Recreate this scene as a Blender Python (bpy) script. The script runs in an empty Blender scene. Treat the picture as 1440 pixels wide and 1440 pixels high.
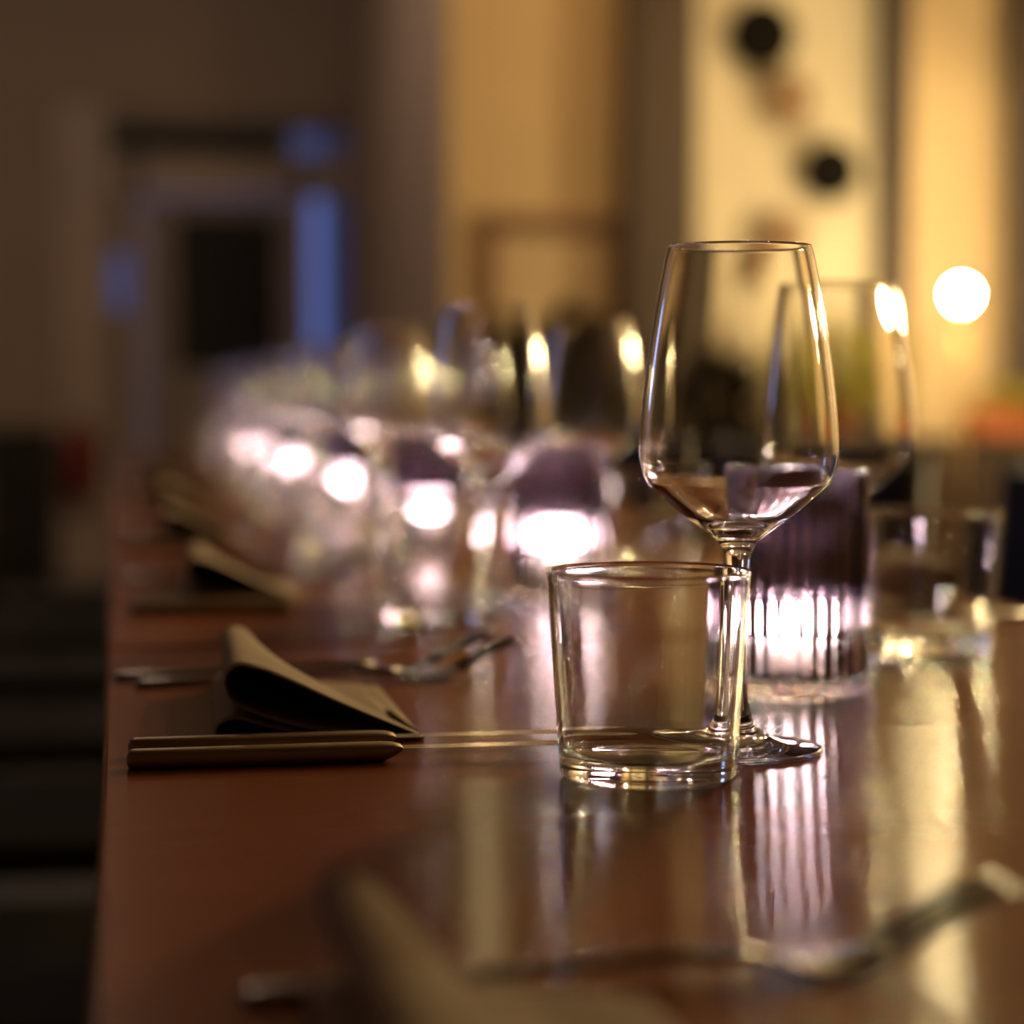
import bpy, math, random
from mathutils import Vector, Matrix
random.seed(7)
scene = bpy.context.scene
COL = scene.collection
PI = math.pi

# ------------------------------------------------------------------ camera
CAM_Z = 0.908
cam_data = bpy.data.cameras.new('camera')
cam_data.sensor_fit = 'HORIZONTAL'
cam_data.sensor_width = 24.0
cam_data.lens = 50.0                      # 3000 px over 1440 px
cam_data.clip_start = 0.02
cam_data.clip_end = 100
cam_data.dof.use_dof = True
cam_data.dof.focus_distance = 0.905
cam_data.dof.aperture_fstop = 2.5
cam = bpy.data.objects.new('camera', cam_data)
COL.objects.link(cam)
cam.location = (0, 0, CAM_Z)
cam.rotation_euler = (math.radians(90 - 3.2052), 0, math.radians(-10.4652))
scene.camera = cam

# ------------------------------------------------------------------ colour management, sampling helpers
scene.view_settings.view_transform = 'Standard'
scene.view_settings.look = 'None'
scene.view_settings.gamma = 1
scene.view_settings.use_curve_mapping = False
scene.view_settings.exposure = 0.0
cy = scene.cycles
cy.use_denoising = True
cy.max_bounces = 28
cy.transmission_bounces = 24
cy.glossy_bounces = 12
cy.diffuse_bounces = 3
cy.transparent_max_bounces = 24
cy.sample_clamp_indirect = 0.0
cy.blur_glossy = 0.3
cy.caustics_refractive = False
cy.caustics_reflective = False

# ------------------------------------------------------------------ world: blue dusk outside
world = bpy.data.worlds.new('dusk')
scene.world = world
world.use_nodes = True
wn = world.node_tree
wn.nodes.clear()
w_out = wn.nodes.new('ShaderNodeOutputWorld')
w_bg = wn.nodes.new('ShaderNodeBackground')
w_bg.inputs['Color'].default_value = (0.26, 0.36, 1.0, 1)
w_bg.inputs['Strength'].default_value = 0.42
wn.links.new(w_bg.outputs[0], w_out.inputs[0])


# ------------------------------------------------------------------ lamps of the room
def lamp(name, kind, loc, watts, color, size=0.1, target=None, spot=60, blend=0.6, size_y=None):
    d = bpy.data.lights.new(name, kind)
    d.energy = watts
    d.color = color
    if kind == 'AREA':
        d.shape = 'RECTANGLE'
        d.size = size
        d.size_y = size_y or size
    else:
        d.shadow_soft_size = size
    if kind == 'SPOT':
        d.spot_size = math.radians(spot)
        d.spot_blend = blend
    o = bpy.data.objects.new(name, d)
    COL.objects.link(o)
    o.location = loc
    if target is not None:
        v = Vector(target) - Vector(loc)
        o.rotation_euler = v.to_track_quat('-Z', 'Y').to_euler()
    return o


WARM = (1.0, 0.66, 0.32)
BAY = (1.0, 0.74, 0.34)
AMBER = (1.0, 0.58, 0.22)
# spots washing the far wall
lamp('wall_spot_amber', 'SPOT', (1.35, 5.4, 2.8), 34, AMBER, 0.06, (1.42, 7.14, 1.8), 62, 0.8)
lamp('wall_spot_cream', 'SPOT', (2.25, 5.7, 2.8), 42, BAY, 0.06, (2.30, 7.14, 1.8), 50, 0.8)
lamp('wall_glow_fill', 'SPOT', (2.90, 5.9, 2.8), 45, BAY, 0.06, (2.90, 7.14, 1.35), 44, 0.8)  # added to give the wall its glow around the globe lamp
# warm ceiling lamp above the table, added fill lamp beyond it, wall lamps down the right side
lamp('ceiling_lamp_table', 'POINT', (1.9, 3.0, 2.7), 30, WARM, 0.08)
lamp('fill_lamp_left', 'POINT', (-0.3, 7.6, 2.75), 23, (1.0, 0.74, 0.52), 0.08)  # unseen fill, added to brighten the far left walls
lamp('wall_lamp_right', 'POINT', (3.8, 5.6, 1.5), 66, BAY, 0.04)
lamp('wall_lamp_right', 'POINT', (3.8, 3.9, 1.5), 58, BAY, 0.04)
lamp('wall_lamp_right', 'POINT', (3.8, 1.6, 1.5), 6, BAY, 0.04)
for n, (loc, tgt, watts) in enumerate([((3.3, 6.2, 2.45), (0.3, 2.8, 0.8), 380), ((2.6, 4.4, 2.7), (0.3, 2.3, 0.8), 260),
                                       ((2.72, 6.7, 2.7), (0.3, 2.6, 0.8), 16), ((1.17, 6.7, 2.7), (0.3, 3.0, 0.8), 2.5),
                                       ((4.1, 3.6, 2.3), (0.3, 2.6, 0.8), 160)]):
    lamp('gleam_spot', 'SPOT', loc, watts, BAY, 0.03, tgt, 40, 0.9)  # unseen spots, added for gold gleams on the glasses and tabletop
# added blue light at the unseen side window, for gleams on the glasses
lamp('added_blue_light', 'AREA', (-2.9, 6.2, 1.65), 4.5, (0.36, 0.5, 1.0), 0.3, (0.2, 2.0, 1.0), size_y=0.7)


# ------------------------------------------------------------------ materials
def new_mat(name):
    m = bpy.data.materials.new(name)
    m.use_nodes = True
    return m, m.node_tree, m.node_tree.nodes['Principled BSDF']


def plain(name, color, rough=0.5, metal=0.0, var=0.12, scale=8.0, bump=0.0, stretch=(1, 1, 1), coat=0.0):
    """principled surface whose colour wanders a little with object-space noise"""
    m, nt, b = new_mat(name)
    tc = nt.nodes.new('ShaderNodeTexCoord')
    mp = nt.nodes.new('ShaderNodeMapping')
    mp.inputs['Scale'].default_value = stretch
    nz = nt.nodes.new('ShaderNodeTexNoise')
    nz.inputs['Scale'].default_value = scale
    nz.inputs['Detail'].default_value = 4
    rp = nt.nodes.new('ShaderNodeValToRGB')
    rp.color_ramp.elements[0].color = tuple(c * (1 - var) for c in color) + (1,)
    rp.color_ramp.elements[1].color = tuple(min(1, c * (1 + var)) for c in color) + (1,)
    rp.color_ramp.elements[0].position = 0.3
    rp.color_ramp.elements[1].position = 0.7
    nt.links.new(tc.outputs['Object'], mp.inputs['Vector'])
    nt.links.new(mp.outputs['Vector'], nz.inputs['Vector'])
    nt.links.new(nz.outputs['Fac'], rp.inputs['Fac'])
    nt.links.new(rp.outputs['Color'], b.inputs['Base Color'])
    b.inputs['Roughness'].default_value = rough
    b.inputs['Metallic'].default_value = metal
    b.inputs['Coat Weight'].default_value = coat
    if bump:
        bp = nt.nodes.new('ShaderNodeBump')
        bp.inputs['Strength'].default_value = bump
        bp.inputs['Distance'].default_value = 0.002
        nt.links.new(nz.outputs['Fac'], bp.inputs['Height'])
        nt.links.new(bp.outputs['Normal'], b.inputs['Normal'])
    return m


def table_wood():
    m, nt, b = new_mat('varnished_table_wood')
    tc = nt.nodes.new('ShaderNodeTexCoord')
    mp = nt.nodes.new('ShaderNodeMapping')
    mp.inputs['Scale'].default_value = (0.8, 3, 3)       # grain runs across the table
    n1 = nt.nodes.new('ShaderNodeTexNoise')
    n1.inputs['Scale'].default_value = 5
    n1.inputs['Detail'].default_value = 2
    rp = nt.nodes.new('ShaderNodeValToRGB')
    e = rp.color_ramp.elements
    e[0].position, e[0].color = 0.3, (0.245, 0.070, 0.033, 1)
    e[1].position, e[1].color = 0.72, (0.285, 0.083, 0.041, 1)
    nt.links.new(tc.outputs['Object'], mp.inputs['Vector'])
    nt.links.new(mp.outputs['Vector'], n1.inputs['Vector'])
    nt.links.new(n1.outputs['Fac'], rp.inputs['Fac'])
    nt.links.new(rp.outputs['Color'], b.inputs['Base Color'])
    mp2 = nt.nodes.new('ShaderNodeMapping')
    mp2.inputs['Scale'].default_value = (1, 2.2, 1)
    n2 = nt.nodes.new('ShaderNodeTexNoise')
    n2.inputs['Scale'].default_value = 16
    n2.inputs['Detail'].default_value = 2
    nt.links.new(tc.outputs['Object'], mp2.inputs['Vector'])
    nt.links.new(mp2.outputs['Vector'], n2.inputs['Vector'])
    mr = nt.nodes.new('ShaderNodeMapRange')
    mr.inputs['To Min'].default_value = 0.175
    mr.inputs['To Max'].default_value = 0.195
    nt.links.new(n2.outputs['Fac'], mr.inputs['Value'])
    nt.links.new(mr.outputs['Result'], b.inputs['Roughness'])
    tg = nt.nodes.new('ShaderNodeCombineXYZ')                # polished along the grain, rougher across it
    tg.inputs['Y'].default_value = 1.0
    nt.links.new(tg.outputs[0], b.inputs['Tangent'])
    b.inputs['IOR'].default_value = 1.38
    b.inputs['Specular IOR Level'].default_value = 0.42
    b.inputs['Anisotropic'].default_value = 0.95
    bp = nt.nodes.new('ShaderNodeBump')
    bp.inputs['Strength'].default_value = 0.012
    bp.inputs['Distance'].default_value = 0.002
    nt.links.new(n2.outputs['Fac'], bp.inputs['Height'])
    nt.links.new(bp.outputs['Normal'], b.inputs['Normal'])
    return m


def glass(name, color, ior=1.5, rough=0.0):
    m, nt, b = new_mat(name)
    b.inputs['Base Color'].default_value = color + (1,)
    b.inputs['Transmission Weight'].default_value = 1.0
    b.inputs['IOR'].default_value = ior
    b.inputs['Roughness'].default_value = rough
    return m


def glow(name, color, strength):
    m, nt, b = new_mat(name)
    b.inputs['Base Color'].default_value = color + (1,)
    b.inputs['Emission Color'].default_value = color + (1,)
    b.inputs['Emission Strength'].default_value = strength
    return m


M = {}
M['table'] = table_wood()
M['clear'] = glass('clear_glass', (0.985, 0.985, 0.975), 1.5)
M['mauve_glass'] = glass('mauve_glass', (0.38, 0.29, 0.335), 1.5)
M['pane'] = glass('window_glass', (0.95, 0.97, 1.0), 1.02)
M['dim_pane'] = glass('dim_window_glass', (0.42, 0.36, 0.34), 1.02)
M['dark_pane'] = plain('dark_door_glass', (0.010, 0.010, 0.013), 0.7, 0, 0.2)
M['steel'] = plain('brushed_steel', (0.62, 0.58, 0.54), 0.2, 1.0, 0.05, 40, 0, (1, 20, 20))
M['fork_steel'] = plain('dull_fork_steel', (0.15, 0.12, 0.10), 0.24, 1.0, 0.05, 40)
M['bronze'] = plain('satin_bronze_steel', (0.26, 0.17, 0.10), 0.45, 1.0, 0.06, 30, 0, (1, 12, 12))
M['paper'] = plain('taupe_paper', (0.29, 0.195, 0.125), 0.85, 0, 0.06, 60, 0.05)
M['wax'] = plain('white_wax', (0.85, 0.82, 0.78), 0.45, 0, 0.02)
wb = M['wax'].node_tree.nodes['Principled BSDF']
wb.inputs['Subsurface Weight'].default_value = 1.0
wb.inputs['Subsurface Radius'].default_value = (0.02, 0.0195, 0.019)
wb.inputs['Subsurface Scale'].default_value = 1.0
M['flame'] = glow('candle_flame', (1.0, 0.93, 0.86), 330)
M['wick'] = plain('burnt_wick', (0.02, 0.018, 0.016), 0.9)
M['tin'] = plain('tealight_tin', (0.7, 0.7, 0.7), 0.35, 1.0, 0.05)
M['bulb'] = glow('lamp_globe_glow', (1.0, 0.74, 0.36), 720)
M['brass'] = plain('aged_brass', (0.55, 0.36, 0.14), 0.35, 1.0)
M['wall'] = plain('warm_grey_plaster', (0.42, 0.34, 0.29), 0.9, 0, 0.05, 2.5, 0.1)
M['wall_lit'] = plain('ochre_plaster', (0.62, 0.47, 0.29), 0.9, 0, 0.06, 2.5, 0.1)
M['cream'] = plain('cream_panel_paint', (0.66, 0.58, 0.44), 0.8, 0, 0.06, 3, 0.1)
M['pillar'] = plain('umber_pillar_paint', (0.078, 0.056, 0.047), 0.8, 0, 0.08, 3)
M['ceiling'] = plain('ceiling_paint', (0.5, 0.42, 0.34), 0.95, 0, 0.03, 2)
M['floor'] = plain('dark_floor_boards', (0.03, 0.02, 0.014), 0.5, 0, 0.3, 3, 0.1, (8, 1, 1))
M['casing'] = plain('pale_casing_paint', (0.50, 0.42, 0.38), 0.6, 0, 0.05, 3)
M['door'] = plain('grey_door_paint', (0.30, 0.26, 0.25), 0.6, 0, 0.05, 3)
M['red'] = plain('red_enamel', (0.30, 0.012, 0.02), 0.35)
M['black'] = plain('black_plastic', (0.012, 0.012, 0.012), 0.5)
M['chair_wood'] = plain('dark_chair_wood', (0.028, 0.017, 0.009), 0.45, 0, 0.25, 6, 0, (1, 1, 6))
M['seat_pad'] = plain('olive_seat_fabric', (0.035, 0.028, 0.016), 0.9, 0, 0.2, 40)
M['navy'] = plain('navy_fabric', (0.014, 0.028, 0.095), 0.85, 0, 0.2, 40)
M['sideboard'] = plain('dark_sideboard_wood', (0.045, 0.022, 0.012), 0.4, 0, 0.25, 5, 0, (1, 1, 8))
M['disc_dark'] = plain('black_stained_disc', (0.005, 0.0035, 0.0025), 0.8)
M['disc_dark'].node_tree.nodes['Principled BSDF'].inputs['Specular IOR Level'].default_value = 0.1
M['disc_tan'] = plain('tan_disc_wood', (0.24, 0.145, 0.08), 0.75, 0, 0.15, 12)
M['leaf_dark'] = plain('dark_green_leaf', (0.010, 0.016, 0.006), 0.55, 0, 0.4, 20)
M['leaf_light'] = plain('yellow_green_leaf', (0.34, 0.32, 0.06), 0.55, 0, 0.4, 20)
lm = M['leaf_light'].node_tree                     # thin leaves let light through
l_out = [n for n in lm.nodes if n.type == 'OUTPUT_MATERIAL'][0]
l_tr = lm.nodes.new('ShaderNodeBsdfTranslucent')
l_tr.inputs['Color'].default_value = (0.62, 0.55, 0.10, 1)
l_mx = lm.nodes.new('ShaderNodeMixShader')
l_mx.inputs[0].default_value = 0.5
lm.links.new(lm.nodes['Principled BSDF'].outputs[0], l_mx.inputs[1])
lm.links.new(l_tr.outputs[0], l_mx.inputs[2])
lm.links.new(l_mx.outputs[0], l_out.inputs['Surface'])
M['stem'] = plain('plant_stem', (0.05, 0.045, 0.02), 0.7)
M['terracotta'] = plain('terracotta', (0.42, 0.12, 0.04), 0.75, 0, 0.15, 8)
M['pot_dark'] = plain('dark_clay_pot', (0.04, 0.03, 0.025), 0.6)
M['soil'] = plain('soil', (0.02, 0.013, 0.008), 0.95)
M['frame_wood'] = plain('rosy_frame_wood', (0.20, 0.105, 0.065), 0.6, 0, 0.2, 6, 0, (1, 1, 6))
M['print'] = plain('faded_print', (0.60, 0.46, 0.30), 0.85, 0, 0.1, 4)
M['blind'] = plain('black_blind', (0.008, 0.008, 0.010), 0.9)


# ------------------------------------------------------------------ mesh helpers
def mesh_of(name, verts, faces, smooth=False):
    me = bpy.data.meshes.new(name)
    me.from_pydata([tuple(v) for v in verts], [], faces)
    me.update()
    if smooth:
        for p in me.polygons:
            p.use_smooth = True
    return me


def link(name, me, mat, parent=None, loc=None, bevel=0.0, solid=0.0):
    if mat is not None and not me.materials:
        me.materials.append(mat)
    o = bpy.data.objects.new(name, me)
    COL.objects.link(o)
    if parent is not None:
        o.parent = parent
    if loc is not None:
        o.location = loc
    if solid:
        s = o.modifiers.new('thick', 'SOLIDIFY')
        s.thickness = solid
        s.offset = 0
    if bevel:
        b = o.modifiers.new('edge', 'BEVEL')
        b.width = bevel
        b.segments = 2
        b.limit_method = 'ANGLE'
    return o


def tag(o, label, cat, group=None):
    o['label'] = label
    o['category'] = cat
    if group:
        o['group'] = group
    return o


def root(name, label, cat, loc, rz=0.0, group=None):
    o = bpy.data.objects.new(name, None)
    COL.objects.link(o)
    o.empty_display_size = 0.05
    o.location = loc
    o.rotation_euler = (0, 0, rz)
    return tag(o, label, cat, group)


class MB:
    def __init__(self):
        self.v, self.f = [], []

    def box(self, x0, x1, y0, y1, z0, z1):
        n = len(self.v)
        self.v += [(x0, y0, z0), (x1, y0, z0), (x1, y1, z0), (x0, y1, z0),
                   (x0, y0, z1), (x1, y0, z1), (x1, y1, z1), (x0, y1, z1)]
        self.f += [tuple(n + i for i in q) for q in
                   ((3, 2, 1, 0), (4, 5, 6, 7), (0, 1, 5, 4), (1, 2, 6, 5), (2, 3, 7, 6), (3, 0, 4, 7))]
        return self

    def tube(self, pts, radii, n=12, caps=True):
        rings = []
        for i, p in enumerate(pts):
            p = Vector(p)
            a = Vector(pts[max(0, i - 1)])
            b = Vector(pts[min(len(pts) - 1, i + 1)])
            t = (b - a).normalized()
            up = Vector((0, 0, 1)) if abs(t.z) < 0.9 else Vector((1, 0, 0))
            s = t.cross(up).normalized()
            u = s.cross(t)
            r = radii[i] if isinstance(radii, (list, tuple)) else radii
            k = len(self.v)
            for j in range(n):
                an = 2 * PI * j / n
                self.v.append(tuple(p + s * math.cos(an) * r + u * math.sin(an) * r))
            rings.append(k)
        for a, b in zip(rings, rings[1:]):
            for j in range(n):
                j2 = (j + 1) % n
                self.f.append((a + j, a + j2, b + j2, b + j))
        if caps:
            self.f.append(tuple(rings[0] + j for j in reversed(range(n))))
            self.f.append(tuple(rings[-1] + j for j in range(n)))
        return self

    def mesh(self, name, smooth=False):
        return mesh_of(name, self.v, self.f, smooth)


def lathe(name, prof, n=96, rfun=None):
    """revolve (r, z) points; r == 0 makes a pole; rfun(r, z, angle, index) may flute the wall"""
    v, f, rings = [], [], []
    for i, (r, z) in enumerate(prof):
        if r < 1e-7:
            rings.append((len(v), 1))
            v.append((0, 0, z))
        else:
            rings.append((len(v), n))
            for j in range(n):
                a = 2 * PI * j / n
                rr = rfun(r, z, a, i) if rfun else r
                v.append((rr * math.cos(a), rr * math.sin(a), z))
    for (a, na), (b, nb) in zip(rings, rings[1:]):
        for j in range(n):
            j2 = (j + 1) % n
            if na == 1 and nb == 1:
                continue
            if na == 1:
                f.append((a, b + j2, b + j))
            elif nb == 1:
                f.append((a + j, a + j2, b))
            else:
                f.append((a + j, a + j2, b + j2, b + j))
    return mesh_of(name, v, f, True)


def spline(pts, n):
    """Catmull-Rom through 2D points, n samples per span"""
    out = []
    P = [pts[0]] + list(pts) + [pts[-1]]
    for i in range(1, len(P) - 2):
        p0, p1, p2, p3 = P[i - 1], P[i], P[i + 1], P[i + 2]
        for k in range(n):
            t = k / n
            out.append(tuple(0.5 * (2 * p1[d] + (p2[d] - p0[d]) * t + (2 * p0[d] - 5 * p1[d] + 4 * p2[d] - p3[d]) * t * t
                                    + (3 * p1[d] - p0[d] - 3 * p2[d] + p3[d]) * t ** 3) for d in range(len(p1))))
    out.append(tuple(pts[-1]))
    return out


def children_of(o):
    return [c for c in list(o.children)]


def copy_tree(o, parent=None):
    c = o.copy()
    COL.objects.link(c)
    if parent is not None:
        c.parent = parent
    for ch in children_of(o):
        copy_tree(ch, c)
    return c


def structure(name, me, mat, bevel=0.0):
    o = link(name, me, mat, bevel=bevel)
    o['kind'] = 'structure'
    return o


def cbox(*a):
    return MB().box(*a).mesh('box')


# ------------------------------------------------------------------ the room
H = 3.0
YR, YF = 7.14, 10.4
structure('floor', cbox(-3.1, 4.5, -2.6, 11.6, -0.1, 0.0), M['floor'])
structure('ceiling', cbox(-3.1, 4.5, -2.6, 11.6, H, H + 0.1), M['ceiling'])
structure('wall_right', cbox(4.4, 4.5, -2.6, YR, 0, H), M['wall'])
structure('wall_back', cbox(-3.1, 4.5, -2.7, -2.6, 0, H), M['wall'])
structure('wall_corner', cbox(1.105, 1.22, YR + 0.12, 11.6, 0, H), M['wall'])
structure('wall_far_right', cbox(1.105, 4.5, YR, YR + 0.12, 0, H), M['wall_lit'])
# left wall with an added, unseen window to the dusk
lw = MB()
lw.box(-3.1, -3.0, -2.6, 5.5, 0, H)
lw.box(-3.1, -3.0, 6.9, 11.6, 0, H)
lw.box(-3.1, -3.0, 5.5, 6.9, 0, 0.95)
lw.box(-3.1, -3.0, 5.5, 6.9, 2.35, H)
structure('wall_left', lw.mesh('wall'), M['wall'])
# far wall with the doorway
fw = MB()
fw.box(-3.0, -0.03, YF, YF + 0.15, 0, H)
fw.box(-0.03, 1.105, YF, YF + 0.15, 2.24, H)
structure('wall_far', fw.mesh('wall'), M['wall'])

# cream panel between the pillars, pillars, casing
structure('trim_1', cbox(1.955, 2.595, YR - 0.035, YR, 0.06, 2.96), M['cream'], 0.004)
structure('trim_2', cbox(1.690, 1.915, YR - 0.14, YR, 0, H), M['pillar'], 0.006)
structure('trim_3', cbox(2.600, 2.690, YR - 0.14, YR, 0, H), M['pillar'], 0.006)
structure('trim_4', cbox(3.085, 3.30, YR - 0.14, YR, 0, H), M['pillar'], 0.006)
structure('trim_5', cbox(-0.28, -0.03, YF - 0.06, YF, 0, 2.28), M['casing'], 0.006)
structure('baseboard_far_right', cbox(2.69, 3.085, YR - 0.02, YR, 0, 0.1), M['casing'])

# entrance: door leaf with a dark pane, transom above, blue side lights
door = root('door_1', 'grey entrance door with a large dark glass pane', 'door', (0, YF + 0.06, 0))
door['kind'] = 'structure'
fr = MB()
fr.box(0.065, 0.13, 0, 0.07, 0, 2.02)
fr.box(0.86, 0.925, 0, 0.07, 0, 2.02)
fr.box(-0.03, 1.105, 0, 0.07, 1.86, 2.05)
link('frame', fr.mesh('frame'), M['casing'], door, bevel=0.004)
lf = MB()
lf.box(0.135, 0.285, 0.01, 0.06, 0.01, 1.85)
lf.box(0.775, 0.855, 0.01, 0.06, 0.01, 1.85)
lf.box(0.285, 0.775, 0.01, 0.06, 1.76, 1.85)
lf.box(0.285, 0.775, 0.01, 0.06, 0.01, 1.02)
link('leaf', lf.mesh('leaf'), M['door'], door, bevel=0.004)
link('pane', cbox(0.285, 0.775, 0.03, 0.036, 1.02, 1.76), M['dark_pane'], door)
hb = MB().tube([(0.81, -0.0, 1.05), (0.81, -0.05, 1.05), (0.72, -0.05, 1.05)], 0.010, 10)
link('door_handle', hb.mesh('handle', True), M['steel'], door)

win = root('window_1', 'dark transom window above the entrance door', 'window', (0, YF + 0.06, 0))
win['kind'] = 'structure'
tf = MB()
tf.box(-0.03, 1.105, 0, 0.07, 2.18, 2.24)
tf.box(0.82, 0.85, 0, 0.07, 2.05, 2.18)
link('frame', tf.mesh('frame'), M['door'], win)
link('pane', cbox(-0.03, 0.82, 0.03, 0.036, 2.05, 2.18), M['dark_pane'], win)
link('side_pane', cbox(0.85, 1.05, 0.03, 0.036, 2.05, 2.18), M['dim_pane'], win)

win = root('window_2', 'narrow blue lit side light right of the entrance door', 'window', (0, YF + 0.06, 0))
win['kind'] = 'structure'
sf = MB()
sf.box(0.925, 1.10, 0.005, 0.065, 0.0, 0.75)
link('lower_panel', sf.mesh('panel'), M['door'], win)
link('pane', cbox(0.925, 1.10, 0.03, 0.036, 0.75, 1.86), M['pane'], win)

win = root('window_3', 'narrow dim side light left of the entrance door', 'window', (0, YF + 0.06, 0))
win['kind'] = 'structure'
sf = MB()
sf.box(-0.03, 0.065, 0.005, 0.065, 0.0, 1.30)
sf.box(-0.03, 0.065, 0.005, 0.065, 1.58, 1.86)
link('lower_panel', sf.mesh('panel'), M['door'], win)
link('pane', cbox(-0.03, 0.065, 0.03, 0.036, 1.30, 1.58), M['dim_pane'], win)

win = root('window_4', 'added unseen dusk window in the side wall', 'window', (-3.0, 0, 0))
win['kind'] = 'structure'
sf = MB()
for y in (5.5, 6.18, 6.84):
    sf.box(-0.08, -0.02, y, y + 0.06, 0.95, 2.35)
sf.box(-0.08, -0.02, 5.5, 6.9, 0.95, 1.01)
sf.box(-0.08, -0.02, 5.5, 6.9, 2.29, 2.35)
link('frame', sf.mesh('frame'), M['casing'], win)
link('pane', cbox(-0.055, -0.05, 5.5, 6.9, 0.95, 2.35), M['pane'], win)

# ------------------------------------------------------------------ tables
TX0, TX1, TZ = -0.0081, 0.653, 0.75


def table(y0, y1, label):
    t = root('dining_table', label, 'table', ((TX0 + TX1) / 2, (y0 + y1) / 2, 0), 0, 'dining tables pushed end to end')
    w, l = (TX1 - TX0) / 2, (y1 - y0) / 2
    link('tabletop', cbox(-w, w, -l, l, TZ - 0.032, TZ), M['table'], t, bevel=0.0025)
    ap = MB()
    ap.box(-w + 0.06, w - 0.06, -l + 0.06, -l + 0.08, TZ - 0.11, TZ - 0.032)
    ap.box(-w + 0.06, w - 0.06, l - 0.08, l - 0.06, TZ - 0.11, TZ - 0.032)
    ap.box(-w + 0.06, -w + 0.08, -l + 0.08, l - 0.08, TZ - 0.11, TZ - 0.032)
    ap.box(w - 0.08, w - 0.06, -l + 0.08, l - 0.08, TZ - 0.11, TZ - 0.032)
    link('apron', ap.mesh('apron'), M['chair_wood'], t)
    for sx in (-1, 1):
        for sy in (-1, 1):
            x, y = sx * (w - 0.075), sy * (l - 0.075)
            link('leg', cbox(x - 0.025, x + 0.025, y - 0.025, y + 0.025, 0, TZ - 0.033), M['chair_wood'], t, bevel=0.004)
    return t


table(-0.06, 1.328, 'glossy reddish brown table holding the sharp tumbler and wine glass')
table(1.343, 2.737, 'glossy brown table just past the cross joint, under the second mauve candle holder')
table(2.744, 4.139, 'third table in the row, under the blurred candle lights in mid distance')
table(4.146, 5.541, 'farthest table in the row, under the most blurred candle lights')

# ------------------------------------------------------------------ wine glass
ORD = ['first', 'second', 'third', 'fourth', 'fifth', 'sixth', 'seventh', 'eighth', 'ninth', 'tenth']


def arc(cx, cz, r, a0, a1, n):
    return [(cx + r * math.cos(math.radians(a0 + (a1 - a0) * k / n)), cz + r * math.sin(math.radians(a0 + (a1 - a0) * k / n))) for k in range(n + 1)]


def make_wine_glass():
    g = root('wine_glass', 'x', 'wine glass', (0, 0, 0), 0, 'wine glasses along the table')
    foot = [(0, 0.0016), (0.020, 0.0012), (0.034, 0.0002), (0.0367, 0.0)] + arc(0.0367, 0.0011, 0.0011, -90, 90, 6)[1:] + \
        spline([(0.0340, 0.0027), (0.0270, 0.0038), (0.0200, 0.0050), (0.0150, 0.0065), (0.0110, 0.0088), (0.0080, 0.0120), (0.0062, 0.0165), (0.0052, 0.0215)], 5)
    link('foot', lathe('foot', foot, 112), M['clear'], g)
    stem = spline([(0.0052, 0.0215), (0.0044, 0.0300), (0.0041, 0.0450), (0.0042, 0.0620), (0.0047, 0.0760), (0.0056, 0.0850)], 6)
    link('stem', lathe('stem', stem, 112), M['clear'], g)
    outer = [(0.0056, 0.0850), (0.0068, 0.0892), (0.0099, 0.0935), (0.0160, 0.0982), (0.0238, 0.1036), (0.0345, 0.1130),
             (0.0402, 0.1190), (0.0427, 0.1248), (0.0437, 0.1320), (0.0435, 0.1400), (0.0424, 0.1540), (0.0400, 0.1740),
             (0.0362, 0.1980), (0.0330, 0.2150), (0.0314, 0.2215)]
    outs = spline(outer, 7)
    # inner wall, offset along the outline's normal and opened into a rounded punt above the stem
    th = 0.00125
    inn = []
    for i, (r, z) in enumerate(outs):
        if z < 0.0975:
            continue
        a, b = outs[max(0, i - 1)], outs[min(len(outs) - 1, i + 1)]
        dr, dz = b[0] - a[0], b[1] - a[1]
        L = math.hypot(dr, dz)
        t = th + max(0, 0.118 - z) * 0.10
        inn.append((max(0.0002, r - dz / L * t), z + dr / L * t))
    rim = arc((outs[-1][0] + inn[-1][0]) / 2, outs[-1][1], th / 2, 0, 180, 8)[1:-1]
    floor = spline([inn[0], (inn[0][0] * 0.62, inn[0][1] - 0.0022), (inn[0][0] * 0.3, inn[0][1] - 0.0033), (0, inn[0][1] - 0.0036)], 3)[1:]
    prof = outs + rim + inn[::-1] + floor
    link('bowl', lathe('bowl', prof, 112), M['clear'], g)
    return g


def make_tumbler():
    g = root('tumbler', 'x', 'glass tumbler', (0, 0, 0), 0, 'water tumblers along the table')
    base = [(0, 0.0022), (0.020, 0.0020), (0.028, 0.0012), (0.0325, 0.0002)] + arc(0.0337, 0.0029, 0.0029, -90, -6, 6) + [(0.03665, 0.0040), (0.0370, 0.0090)]
    link('base', lathe('base', base, 112), M['clear'], g)
    th = 0.0021
    outer = [(0.0370, 0.0090), (0.0374, 0.0150), (0.0383, 0.0280), (0.0394, 0.0440), (0.0405, 0.0600), (0.0417, 0.0770), (0.0423, 0.0842)]
    outs = spline(outer, 3)
    rim = arc(0.0423 - th / 2 - 0.0001, 0.0844, th / 2 + 0.0001, 0, 180, 8)
    inn = [(r - th, z) for r, z in outs if z > 0.0125][::-1]
    br = inn[-1][0]
    floor = [(br - 0.0006, 0.0112), (br - 0.0022, 0.0098), (br - 0.005, 0.0090), (0.022, 0.0084), (0.010, 0.0088), (0, 0.0090)]
    link('wall', lathe('wall', outs[:-1] + rim + inn[1:] + floor, 112), M['clear'], g)
    return g


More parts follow.
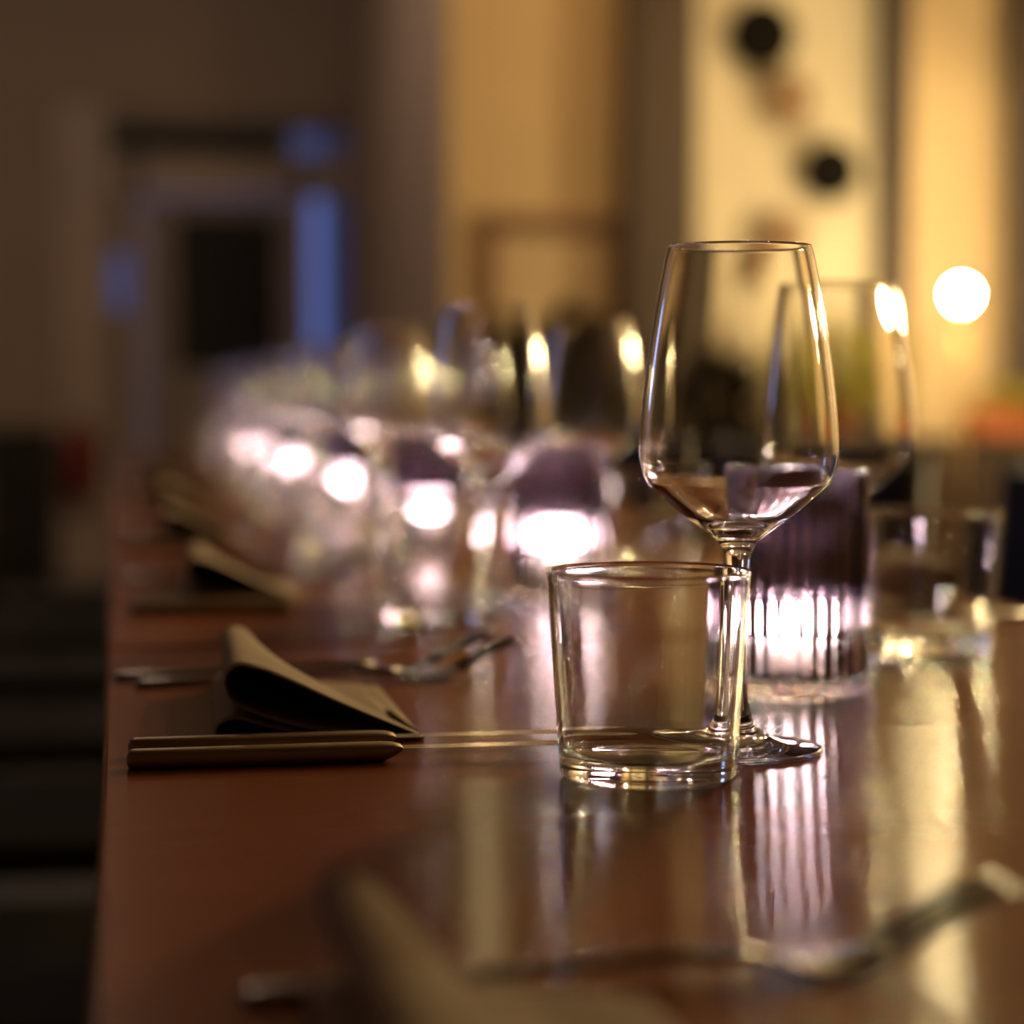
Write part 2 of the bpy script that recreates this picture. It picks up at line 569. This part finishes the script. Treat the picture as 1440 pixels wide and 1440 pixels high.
def make_candle_holder():
    g = root('candle_holder', 'x', 'candle holder', (0, 0, 0), 0, 'fluted candle holders down the middle')
    NR = 32
    R = 0.0382

    def flute(amp):
        return lambda r, z, a, i: r - amp * (1 - abs(math.cos(a * NR / 2)) ** 0.8) * (1 if r > 0.0362 else 0)
    base = [(0, 0.0020), (0.026, 0.0016), (0.031, 0.0003), (0.0345, 0.0), (0.0368, 0.0012), (R, 0.0042), (R, 0.0105)]
    link('base', lathe('base', base, 360, flute(0.0030)), M['mauve_glass'], g)
    outer = [(R, 0.0105), (R, 0.03), (R, 0.06), (R, 0.09), (R, 0.1145), (0.0379, 0.1162), (0.0370, 0.1176)]
    inner = [(0.0355, 0.1180), (0.0344, 0.1172), (0.0339, 0.1150), (0.0339, 0.08), (0.0339, 0.04), (0.0337, 0.0140),
             (0.0328, 0.0112), (0.0305, 0.0102), (0.015, 0.0100), (0, 0.0100)]
    link('fluted_wall', lathe('wall', outer + inner, 360, flute(0.0030)), M['mauve_glass'], g)
    return g


def make_candle():
    g = root('votive_candle', 'x', 'candle', (0, 0, 0), 0, 'lit candles inside the fluted holders')
    wax = [(0, 0.0), (0.0185, 0.0), (0.0192, 0.0012), (0.0192, 0.0225), (0.0186, 0.0238), (0.0174, 0.0236), (0.0150, 0.0215), (0.006, 0.0208), (0, 0.0207)]
    link('wax', lathe('wax', wax, 40), M['wax'], g)
    link('wick', MB().tube([(0, 0, 0.0205), (0.0002, 0, 0.0245), (0.0009, 0, 0.0285)], 0.0007, 8).mesh('wick', True), M['wick'], g)
    fl = spline([(0, 0.0262), (0.0030, 0.0274), (0.0052, 0.0310), (0.0056, 0.0350), (0.0044, 0.0410), (0.0022, 0.0470), (0, 0.0520)], 4)
    link('flame', lathe('flame', fl, 20), M['flame'], g)
    return g


STEP = 0.634
wine0 = make_wine_glass()
tumb0 = make_tumbler()
hold0 = make_candle_holder()
cand0 = make_candle()
used = {}


def place(proto, key, loc, rz, label, group=None):
    o = proto if key not in used else copy_tree(proto)
    used[key] = 1
    o.location = loc
    o.rotation_euler = (0, 0, rz)
    o['label'] = label
    if group:
        o['group'] = group
    return o


NL = 8
left_wine_x = [0.2679, 0.2688, 0.274, 0.268, 0.272, 0.268, 0.274, 0.270]
left_tumb_x = [0.2142, 0.2137, 0.210, 0.209, 0.212, 0.216, 0.211, 0.215]
jig = [0, 0.0, 0.006, -0.008, 0.007, -0.004, 0.005, -0.003]
for k in range(NL):
    y = STEP * k + jig[k]
    wl = ['large clear empty wine glass in sharp focus, standing behind the front tumbler',
          'blurred wine glass in the second left-hand setting, just past the table joint'][k] if k < 2 else \
        '%s wine glass back along the left row, blurred among the candle lights' % ORD[k]
    place(wine0, 'wine', (left_wine_x[k], 0.9028 + y + (0.011 if k else 0), TZ), k * 1.3, wl, 'wine glasses along the table')
    tl = ['clear straight tumbler in sharp focus in front of the wine glass stem',
          'blurred water tumbler standing past the fork tines, second in the left row'][k] if k < 2 else \
        '%s water tumbler back along the left row, a blurred column of light' % ORD[k]
    place(tumb0, 'tumb', (left_tumb_x[k], 0.8502 + y - (0.012 if k else 0), TZ), k * 0.9, tl, 'water tumblers along the table')
right_wine = [(0.4196, 1.2029), (0.4119, 1.8413), (0.417, 2.47), (0.410, 3.11), (0.415, 3.73), (0.412, 4.38), (0.416, 5.01)]
right_tumb = [(0.4925, 1.2432), (0.479, 1.886), (0.483, 2.52), (0.476, 3.16), (0.481, 3.78), (0.477, 4.43), (0.479, 5.06)]
for k, (x, y) in enumerate(right_wine):
    wl = ['blurred wine glass behind the big sharp one, with a bright lamp gleam on its rim',
          'second wine glass in the right row, blurred in front of the dark plant'][k] if k < 2 else \
        '%s wine glass back along the right row, blurred' % ORD[k]
    place(wine0, 'wine', (x, y, TZ), 0.5 + k, wl, 'wine glasses along the table')
for k, (x, y) in enumerate(right_tumb):
    tl = 'blurred tumbler right of the fluted mauve holder, with golden gleams in its base' if k == 0 else \
        '%s water tumbler back along the right row, blurred' % ORD[k]
    place(tumb0, 'tumb', (x, y, TZ), 0.3 + k, tl, 'water tumblers along the table')
holders = [(0.3498, 1.0722), (0.3350, 1.6200), (0.2979, 2.0601), (0.2927, 2.706), (0.2776, 3.2997), (0.2708, 3.8733), (0.2500, 4.4985), (0.2560, 5.10)]
for k, (x, y) in enumerate(holders):
    hl = ['fluted mauve glass candle holder beside the wine glass, its ribs clearly seen',
          'blurred mauve candle holder left of the wine bowl, with a wide white glow'][k] if k < 2 else \
        '%s mauve candle holder down the middle of the tables, blurred' % ORD[k]
    place(hold0, 'hold', (x, y, TZ), k * 0.4, hl, 'fluted candle holders down the middle')
    cl = ['lit white candle inside the ribbed mauve holder beside the wine glass',
          'lit candle making the wide white glow left of the wine bowl'][k] if k < 2 else \
        'lit candle in the %s mauve holder down the tables' % ORD[k]
    dx = -0.005 if k == 0 else 0.0
    c = place(cand0, 'cand', (x + dx, y, TZ + 0.0100), k * 0.7, cl, 'lit candles inside the fluted holders')
    c.scale = (1, 1, 0.74 if k == 0 else 1.0)              # the nearest has burnt lower


# ------------------------------------------------------------------ napkins
def make_napkin():
    # (x, z, back length): one sheet folded in a zigzag, lower loop under an upper loop
    P = [(0.0973, 0.0004, 0.178), (0.0700, 0.0004, 0.178), (0.0300, 0.0004, 0.170), (0.0060, 0.0005, 0.166), (0.0014, 0.0020, 0.166), (0.0022, 0.0056, 0.166),
         (0.0065, 0.0085, 0.166), (0.0129, 0.0091, 0.168), (0.0215, 0.0068, 0.168), (0.0366, 0.0035, 0.170), (0.0520, 0.0020, 0.172), (0.0840, 0.0013, 0.174),
         (0.0862, 0.0018, 0.174), (0.0840, 0.0022, 0.174), (0.0520, 0.0040, 0.172), (0.0300, 0.0085, 0.172), (0.0150, 0.0137, 0.172), (0.0104, 0.0160, 0.172), (0.0072, 0.0198, 0.172),
         (0.0058, 0.0258, 0.174), (0.0076, 0.0308, 0.176), (0.0129, 0.0335, 0.176), (0.0237, 0.0312, 0.172), (0.0366, 0.0263, 0.140), (0.0624, 0.0150, 0.085),
         (0.0973, 0.0014, 0.006)]
    S = spline(P, 4)
    nY = 12
    v, f = [], []
    i_top = 21 * 4
    for i, (x, z, L) in enumerate(S):
        xw = x * 0.967
        y0 = -0.227 * xw
        for j in range(nY + 1):
            t = j / nY
            y = y0 + L * t
            bulge = 0.0015 * math.sin(PI * t) * (z / 0.034)
            zz = z * (1 - 0.02 * t) + bulge
            if i >= i_top:                     # the top sheet sinks onto the layers below at its far edge, shaped to keep light out
                w = min(1.0, max(0.0, (x - 0.019) / 0.024))
                w = w * w * (3 - 2 * w)
                low = 0.0022 + 0.012 * max(0.0, 1 - x / 0.045)
                zz = zz + (min(zz, low) - zz) * w * t ** 4
            v.append((xw + 0.006 * t * (1 - x / 0.1), y, max(0.0003, zz)))
    for i in range(len(S) - 1):
        for j in range(nY):
            a = i * (nY + 1) + j
            f.append((a, a + 1, a + nY + 2, a + nY + 1))
    back = [i * (nY + 1) + nY for i in range(13 * 4, 25 * 4 + 1)]
    f.append(tuple(back))                      # added cap on the unseen far end keeps the upper loop dark inside
    o = link('napkin', mesh_of('napkin', v, f, True), M['paper'], solid=0.0005)
    return tag(o, 'x', 'napkin', 'folded paper napkins')


nap0 = make_napkin()
NAP = (0.0414, 0.9742)
for k in range(-1, 6):
    lab = {-1: 'very blurred taupe napkin at the bottom edge of the picture, before the tumbler',
           0: 'taupe paper napkin with looped folds, in focus behind the two knives',
           1: 'blurred taupe napkin past the table joint, second in the left row'}.get(k, '%s folded napkin back along the left edge, barely seen' % ORD[max(0, k)])
    place(nap0, 'nap', (NAP[0] + 0.003 * (k % 2), NAP[1] + STEP * k + (0.034 if k < 0 else 0), TZ + 0.0004), 0.03 * ((k * 7) % 3 - 1) if k else 0, lab)
for k in range(0, 4):
    place(nap0, 'nap', (0.610, 1.62 + STEP * k, TZ + 0.0004), PI, '%s folded napkin along the right edge, behind the glasses' % ORD[k])


# ------------------------------------------------------------------ cutlery
def make_knife():
    g = root('table_knife', 'x', 'knife', (0, 0, 0), 0, 'table knives beside the napkins')
    # handle runs along +x from 0, rounded rectangle section
    v, f = [], []
    secs = [(0.0, 0.0020, 0.0020, 0.0042), (0.0008, 0.0044, 0.0036, 0.0042), (0.003, 0.0052, 0.0042, 0.0042), (0.040, 0.0056, 0.0042, 0.0042), (0.095, 0.0060, 0.0042, 0.0042),
            (0.108, 0.0060, 0.0041, 0.0042), (0.1125, 0.0056, 0.0030, 0.0050), (0.1160, 0.0050, 0.0014, 0.0056), (0.1165, 0.0048, 0.0009, 0.0056)]
    n = 20
    for (x, hw, hh, zc) in secs:
        for j in range(n):
            a = 2 * PI * j / n
            c, s = math.cos(a), math.sin(a)
            e = 0.62
            v.append((x, hw * math.copysign(abs(c) ** e, c), zc + hh * math.copysign(abs(s) ** e, s)))
    for i in range(len(secs) - 1):
        for j in range(n):
            a, b = i * n + j, i * n + (j + 1) % n
            f.append((a, b, b + n, a + n))
    f.append(tuple(reversed(range(n))))
    f.append(tuple(range((len(secs) - 1) * n, len(secs) * n)))
    link('handle', mesh_of('handle', v, f, True), M['bronze'], g)
    xs = [0.1165, 0.122, 0.140, 0.165, 0.185, 0.200, 0.210, 0.217, 0.2205]
    back = [0.0030, 0.0030, 0.0030, 0.0030, 0.0029, 0.0024, 0.0014, -0.0004, -0.0022]
    edge = [-0.0030, -0.0036, -0.0042, -0.0047, -0.0050, -0.0050, -0.0047, -0.0040, -0.0026]
    v, f = [], []
    for x, yb, ye in zip(xs, back, edge):
        for (y, z) in ((yb, 0.0062), (ye, 0.0057), (yb, 0.0048), (ye, 0.0055)):
            v.append((x, y, z))
    for i in range(len(xs) - 1):
        a = i * 4
        f += [(a, a + 1, a + 5, a + 4), (a + 3, a + 2, a + 6, a + 7), (a + 2, a, a + 4, a + 6), (a + 1, a + 3, a + 7, a + 5)]
    f += [(0, 2, 3, 1), (len(v) - 4, len(v) - 3, len(v) - 1, len(v) - 2)]
    link('blade', mesh_of('blade', v, f), M['steel'], g)
    return g


def make_fork():
    g = root('table_fork', 'x', 'fork', (0, 0, 0), 0, 'table forks beside the napkins')

    def strip(name, pts, y_of=None):
        """pts: (x, half width, z centre, half thickness) with optional y shift"""
        v, f = [], []
        n = 12
        for (x, hw, zc, hh, yc) in pts:
            for j in range(n):
                a = 2 * PI * j / n
                c, s = math.cos(a), math.sin(a)
                v.append((x, yc + hw * math.copysign(abs(c) ** 0.8, c), zc + hh * math.copysign(abs(s) ** 0.8, s)))
        for i in range(len(pts) - 1):
            for j in range(n):
                a, b = i * n + j, i * n + (j + 1) % n
                f.append((a, b, b + n, a + n))
        f.append(tuple(reversed(range(n))))
        f.append(tuple(range((len(pts) - 1) * n, len(pts) * n)))
        return link(name, mesh_of(name, v, f, True), M['fork_steel'], g)
    strip('handle', [(0, 0.003, 0.0022, 0.0012, 0), (0.002, 0.0058, 0.0022, 0.0018, 0), (0.03, 0.0056, 0.0030, 0.0019, 0), (0.08, 0.0040, 0.0048, 0.0018, 0),
                     (0.115, 0.0032, 0.0064, 0.0019, 0), (0.135, 0.0034, 0.0060, 0.0019, 0), (0.143, 0.0060, 0.0048, 0.0015, 0)])
    strip('head', [(0.142, 0.0058, 0.0050, 0.0014, 0), (0.148, 0.0098, 0.0034, 0.0013, 0), (0.156, 0.0122, 0.0020, 0.0012, 0), (0.165, 0.0125, 0.0019, 0.0012, 0), (0.173, 0.0122, 0.0045, 0.0011, 0), (0.176, 0.0120, 0.0062, 0.0010, 0)])
    for q in range(4):
        y = (q - 1.5) * 0.0070
        strip('tine', [(0.174, 0.0021, 0.0050, 0.0011, y), (0.183, 0.0019, 0.0105, 0.0011, y), (0.194, 0.0018, 0.0160, 0.0010, y * 1.02),
                       (0.205, 0.0016, 0.0205, 0.0010, y * 1.03), (0.213, 0.0009, 0.0225, 0.0007, y * 1.03)])
    return g


knife0 = make_knife()
fork0 = make_fork()
for k in range(0, 6):
    for q, (x, y) in enumerate(((0.0022, 0.9030), (0.0030, 0.9330))):
        lab = [('bronze handled knife lying nearest the viewer, in front of the napkin',
                'bronze handled knife lying between the nearest knife and the napkin')[q],
               ('blurred knife past the table joint, the nearer of its pair', 'blurred knife past the table joint, the farther of its pair')[q]][k] if k < 2 else \
            '%s knife of the %s setting back along the left edge' % (('nearer', 'farther')[q], ORD[k])
        place(knife0, 'knife', (x + 0.004 * (k % 2), y + STEP * k, TZ), math.radians(0.3), lab)
for k in range(-1, 6):
    lab = {-1: 'very blurred dark fork with raised tines at the bottom of the picture', 0: 'steel fork lying behind the looped napkin, tines raised toward the glasses',
           1: 'blurred fork behind the second napkin of the left row'}.get(k, '%s fork back along the left edge, hidden by glow' % ORD[max(0, k)])
    place(fork0, 'fork', (0.0078 + (0.022 if k < 0 else 0), 1.1567 + STEP * k + (0.026 if k < 0 else 0), TZ), math.radians(0.6), lab)
for k in range(0, 6):
    lab = ['second steel fork of the nearest setting, just beyond the first fork', 'second blurred fork beyond the second napkin'][k] if k < 2 else \
        'second fork of the %s setting back along the left edge, hidden by glow' % ORD[k]
    place(fork0, 'fork', (-0.004, 1.1900 + STEP * k, TZ), math.radians(-0.8), lab)
for k in range(0, 4):
    place(knife0, 'knife', (0.643, 1.66 + STEP * k, TZ), PI, '%s knife along the right edge, behind the glasses' % ORD[k])
    place(fork0, 'fork', (0.641, 1.40 + STEP * k, TZ), PI, '%s fork along the right edge, behind the glasses' % ORD[k])


# ------------------------------------------------------------------ chairs
def make_chair(navy):
    g = root('dining_chair', 'x', 'chair', (0, 0, 0), 0, 'chairs along the tables')
    # seat toward +x, back at x = -0.2
    link('seat', cbox(-0.20, 0.20, -0.20, 0.20, 0.425, 0.46), M['navy'] if navy else M['seat_pad'], g, bevel=0.012)
    for sy in (-1, 1):
        link('leg', cbox(0.155, 0.19, sy * 0.178 - 0.017, sy * 0.178 + 0.017, 0, 0.424), M['chair_wood'], g, bevel=0.004)
        mb = MB().tube([(-0.215, sy * 0.178, 0), (-0.195, sy * 0.178, 0.44), (-0.225, sy * 0.178, 0.83)], [0.017, 0.020, 0.015], 10)
        link('back_post', mb.mesh('post', True), M['chair_wood'], g)
    if navy:
        link('backrest', cbox(-0.226, -0.196, -0.165, 0.165, 0.56, 0.825), M['navy'], g, bevel=0.012)
    else:
        for z in (0.56, 0.66, 0.76):
            link('back_slat', cbox(-0.219, -0.203, -0.165, 0.165, z, z + 0.055), M['chair_wood'], g, bevel=0.003)
    st = MB().box(-0.19, 0.17, -0.186, -0.170, 0.2, 0.225).box(-0.19, 0.17, 0.170, 0.186, 0.2, 0.225)
    link('stretcher', st.mesh('stretcher'), M['chair_wood'], g)
    return g


ch_l = make_chair(False)
ch_r = make_chair(True)
for k in range(8):
    place(ch_l, 'chl', (-0.10 + 0.01 * (k % 2), 0.44 + STEP * k, 0), 0.02 * ((k * 5) % 3 - 1),
          '%s dark wooden chair along the left side of the tables' % ORD[k])
for k in range(7):
    place(ch_r, 'chr', (0.76 + 0.012 * (k % 2), 1.44 + STEP * k, 0), PI + 0.02 * ((k * 5) % 3 - 1),
          'dark chair with navy padded back, rounding up behind the golden tumbler' if k == 0 else
          '%s navy backed chair along the right side of the tables' % ORD[k])

# ------------------------------------------------------------------ sideboard, lamp, planters
sb = root('sideboard', 'low dark wooden sideboard against the glowing wall', 'sideboard', (2.55, 6.79, 0))
link('body', cbox(-0.95, 0.95, -0.17, 0.17, 0.08, 0.735), M['sideboard'], sb, bevel=0.004)
link('top', cbox(-0.97, 0.97, -0.19, 0.18, 0.735, 0.76), M['sideboard'], sb, bevel=0.004)
for q in range(4):
    x = -0.71 + q * 0.473
    d = link('door', cbox(x - 0.228, x + 0.228, -0.188, -0.171, 0.10, 0.715), M['sideboard'], sb, bevel=0.004)
    link('knob', lathe('knob', [(0, 0.02), (0.008, 0.019), (0.012, 0.012), (0.006, 0.006), (0.006, 0), (0, 0)], 16), M['brass'], d)
    kb = d.children[0]
    kb.location = (x + (0.19 if q % 2 == 0 else -0.19), -0.188, 0.45)
    kb.rotation_euler = (PI / 2, 0, 0)
for sx in (-0.88, 0.88):
    for sy in (-0.12, 0.12):
        link('leg', cbox(sx - 0.025, sx + 0.025, sy - 0.025, sy + 0.025, 0, 0.08), M['sideboard'], sb)

lp = root('floor_lamp', 'slim brass floor lamp with a glowing globe, before the sideboard', 'lamp', (2.647, 6.45, 0))
link('base', lathe('base', [(0, 0), (0.13, 0), (0.13, 0.010), (0.10, 0.022), (0.012, 0.030), (0.0, 0.030)], 40), M['brass'], lp)
link('stem', MB().tube([(0, 0, 0.028), (0, 0, 1.165)], 0.007, 12).mesh('stem', True), M['brass'], lp)
link('socket', lathe('socket', [(0, 1.150), (0.014, 1.150), (0.016, 1.165), (0.016, 1.192), (0, 1.192)], 24), M['brass'], lp)
link('globe', lathe('globe', [(0.028 * math.cos(math.radians(a)), 1.2195 + 0.028 * math.sin(math.radians(a))) for a in range(-90, 91, 10)], 32), M['bulb'], lp)


def foliage(name, parent, mat, n, spread, h0, h1, leaf, seed):
    rnd = random.Random(seed)
    v, f = [], []
    for _ in range(n):
        a = rnd.uniform(0, 2 * PI)
        u = rnd.uniform(0, 1) ** 0.6
        t = rnd.uniform(0, 1)
        rr = u * (0.55 + 0.45 * math.sin(PI * (0.15 + 0.75 * t)))
        c = Vector((math.cos(a) * rr * spread[0], math.sin(a) * rr * spread[1], h0 + (h1 - h0) * t))
        d = Vector((math.cos(a), math.sin(a), rnd.uniform(-0.3, 1.1))).normalized()
        s = d.cross(Vector((0, 0, 1))).normalized()
        nn = s.cross(d)
        L = leaf * rnd.uniform(0.7, 1.2)
        W = L * 0.24
        k = len(v)
        v += [tuple(c), tuple(c + d * L * .35 + s * W + nn * .1 * L), tuple(c + d * L * .7 + s * W * .8), tuple(c + d * L - nn * .12 * L),
              tuple(c + d * L * .7 - s * W * .8), tuple(c + d * L * .35 - s * W + nn * .1 * L)]
        f += [(k, k + 1, k + 2, k + 3), (k, k + 3, k + 4, k + 5)]
    return link(name, mesh_of(name, v, f), mat, parent)


def pot_plant(loc, label, leafmat, potmat, r, ph, n, spread, h0, h1, leaf, seed):
    g = root('potted_plant', label, 'plant', loc)
    link('pot', lathe('pot', [(0, 0), (r * .72, 0), (r * .78, .01), (r, ph - .02), (r * 1.06, ph - .015), (r * 1.06, ph), (r * .94, ph), (r * .9, ph - .03), (0, ph - .03)], 32), potmat, g)
    link('soil', lathe('soil', [(r * .9, ph - .028), (r * .5, ph - .02), (0, ph - .018)], 24), M['soil'], g)
    st = MB()
    rnd = random.Random(seed + 1)
    for _ in range(7):
        a = rnd.uniform(0, 2 * PI)
        st.tube([(math.cos(a) * r * .3, math.sin(a) * r * .3, ph - .025), (math.cos(a) * spread[0] * .35, math.sin(a) * spread[1] * .35, (h0 + h1) / 2),
                 (math.cos(a) * spread[0] * .55, math.sin(a) * spread[1] * .55, h1 * .95)], [0.007, 0.005, 0.003], 6)
    link('stems', st.mesh('stems', True), M['stem'], g)
    foliage('foliage', g, leafmat, n, spread, h0, h1, leaf, seed)
    return g


pot_plant((1.20, 5.98, 0), 'tall dark leafy plant behind the right row of wine glasses', M['leaf_dark'], M['pot_dark'], 0.17, 0.32, 800, (0.18, 0.22), 0.36, 1.08, 0.14, 3)
pot_plant((1.45, 5.15, 0), 'dark bushy plant seen through the left half of the big wine bowl', M['leaf_dark'], M['pot_dark'], 0.15, 0.30, 480, (0.11, 0.16), 0.34, 0.96, 0.12, 5)
pot_plant((2.36, 6.78, 0.76), 'yellow green leafy plant on the sideboard, lit up beside the globe lamp', M['leaf_light'], M['terracotta'], 0.075, 0.12, 230, (0.24, 0.10), 0.10, 0.36, 0.09, 9)
pl = root('planter_trough', 'terracotta trough on the sideboard behind the globe lamp', 'planter', (2.98, 6.70, 0.76))
link('trough', MB().box(-0.20, 0.20, -0.06, 0.06, 0, 0.10).mesh('trough'), M['terracotta'], pl, bevel=0.008)
foliage('foliage', pl, M['leaf_light'], 160, (0.17, 0.05), 0.10, 0.15, 0.06, 12)

# ------------------------------------------------------------------ low cabinet by the entrance
lc = root('low_cabinet', 'black low cabinet against the far wall, left of the entrance', 'cabinet', (-0.86, 10.2, 0))
link('body', cbox(-0.56, 0.56, -0.18, 0.18, 0.06, 0.72), M['black'], lc, bevel=0.004)
link('top', cbox(-0.58, 0.575, -0.20, 0.19, 0.72, 0.745), M['black'], lc, bevel=0.004)
link('plinth', cbox(-0.54, 0.54, -0.15, 0.17, 0.0, 0.06), M['black'], lc)
for q in (-1, 1):
    d = link('door', cbox(q * 0.275 - 0.268, q * 0.275 + 0.268, -0.198, -0.181, 0.08, 0.70), M['black'], lc, bevel=0.003)
    h = link('knob', lathe('knob', [(0, 0.02), (0.008, 0.019), (0.012, 0.012), (0.006, 0.006), (0.006, 0), (0, 0)], 16), M['brass'], d, loc=(q * 0.05, -0.198, 0.5))
    h.rotation_euler = (PI / 2, 0, 0)

# ------------------------------------------------------------------ discs and frame on the wall
for (x, z, r, mk, lab) in ((2.164, 2.121, 0.118, 'disc_dark', 'large black round wall knob, topmost on the cream panel'),
                           (2.255, 1.905, 0.088, 'disc_tan', 'tan round wall knob between the two black ones'),
                           (2.411, 1.665, 0.104, 'disc_dark', 'black round wall knob, lower and right of the other black one'),
                           (2.245, 1.442, 0.082, 'disc_tan', 'tan round wall knob just above the wine glass rim'),
                           (2.182, 1.330, 0.052, 'disc_tan', 'small tan round wall knob seen through the wine glass')):
    g = root('wall_knob', lab, 'wall knob', (x, YR - 0.035, z), 0, 'round wooden wall knobs')
    g.rotation_euler = (PI / 2, 0, 0)
    link('disc', lathe('disc', [(0, 0.075), (r * .9, 0.075), (r, 0.068), (r, 0.052), (r * .9, 0.046), (0, 0.046)], 40), M[mk], g)
    link('peg', lathe('peg', [(0.012, 0.047), (0.012, 0.0), (0, 0.0)], 16), M[mk], g)

pf = root('picture_frame', 'rosy wooden picture frame on the amber wall', 'picture frame', (1.470, YR - 0.02, 1.235))
fm = MB()
fm.box(-0.265, 0.235, -0.02, 0.02, 0.205, 0.275)
fm.box(-0.265, 0.235, -0.02, 0.02, -0.275, -0.215)
fm.box(-0.265, -0.205, -0.02, 0.02, -0.215, 0.205)
fm.box(0.18, 0.235, -0.02, 0.02, -0.215, 0.205)
link('moulding', fm.mesh('moulding'), M['frame_wood'], pf, bevel=0.005)
link('print', cbox(-0.205, 0.18, 0.0, 0.012, -0.215, 0.205), M['print'], pf)

# ------------------------------------------------------------------ fire extinguisher by the entrance
fe = root('fire_extinguisher', 'red fire extinguisher on the casing left of the entrance', 'fire extinguisher', (-0.185, YF - 0.132, 0.42))
link('cylinder', lathe('cyl', [(0, 0), (0.06, 0), (0.068, 0.01), (0.068, 0.25), (0.06, 0.29), (0.035, 0.32), (0.02, 0.33), (0, 0.33)], 32), M['red'], fe)
link('valve', MB().box(-0.012, 0.012, -0.05, 0.03, 0.35, 0.365).box(-0.015, 0.015, -0.015, 0.015, 0.325, 0.35).box(-0.01, 0.01, -0.06, 0.02, 0.375, 0.385).mesh('valve'), M['black'], fe)
link('hose', MB().tube([(0.012, 0, 0.34), (0.07, -0.02, 0.33), (0.088, -0.02, 0.25), (0.085, -0.02, 0.10)], 0.009, 10).mesh('hose', True), M['black'], fe)
link('bracket', MB().box(-0.02, 0.02, 0.066, 0.072, 0.05, 0.28).mesh('bracket'), M['black'], fe)
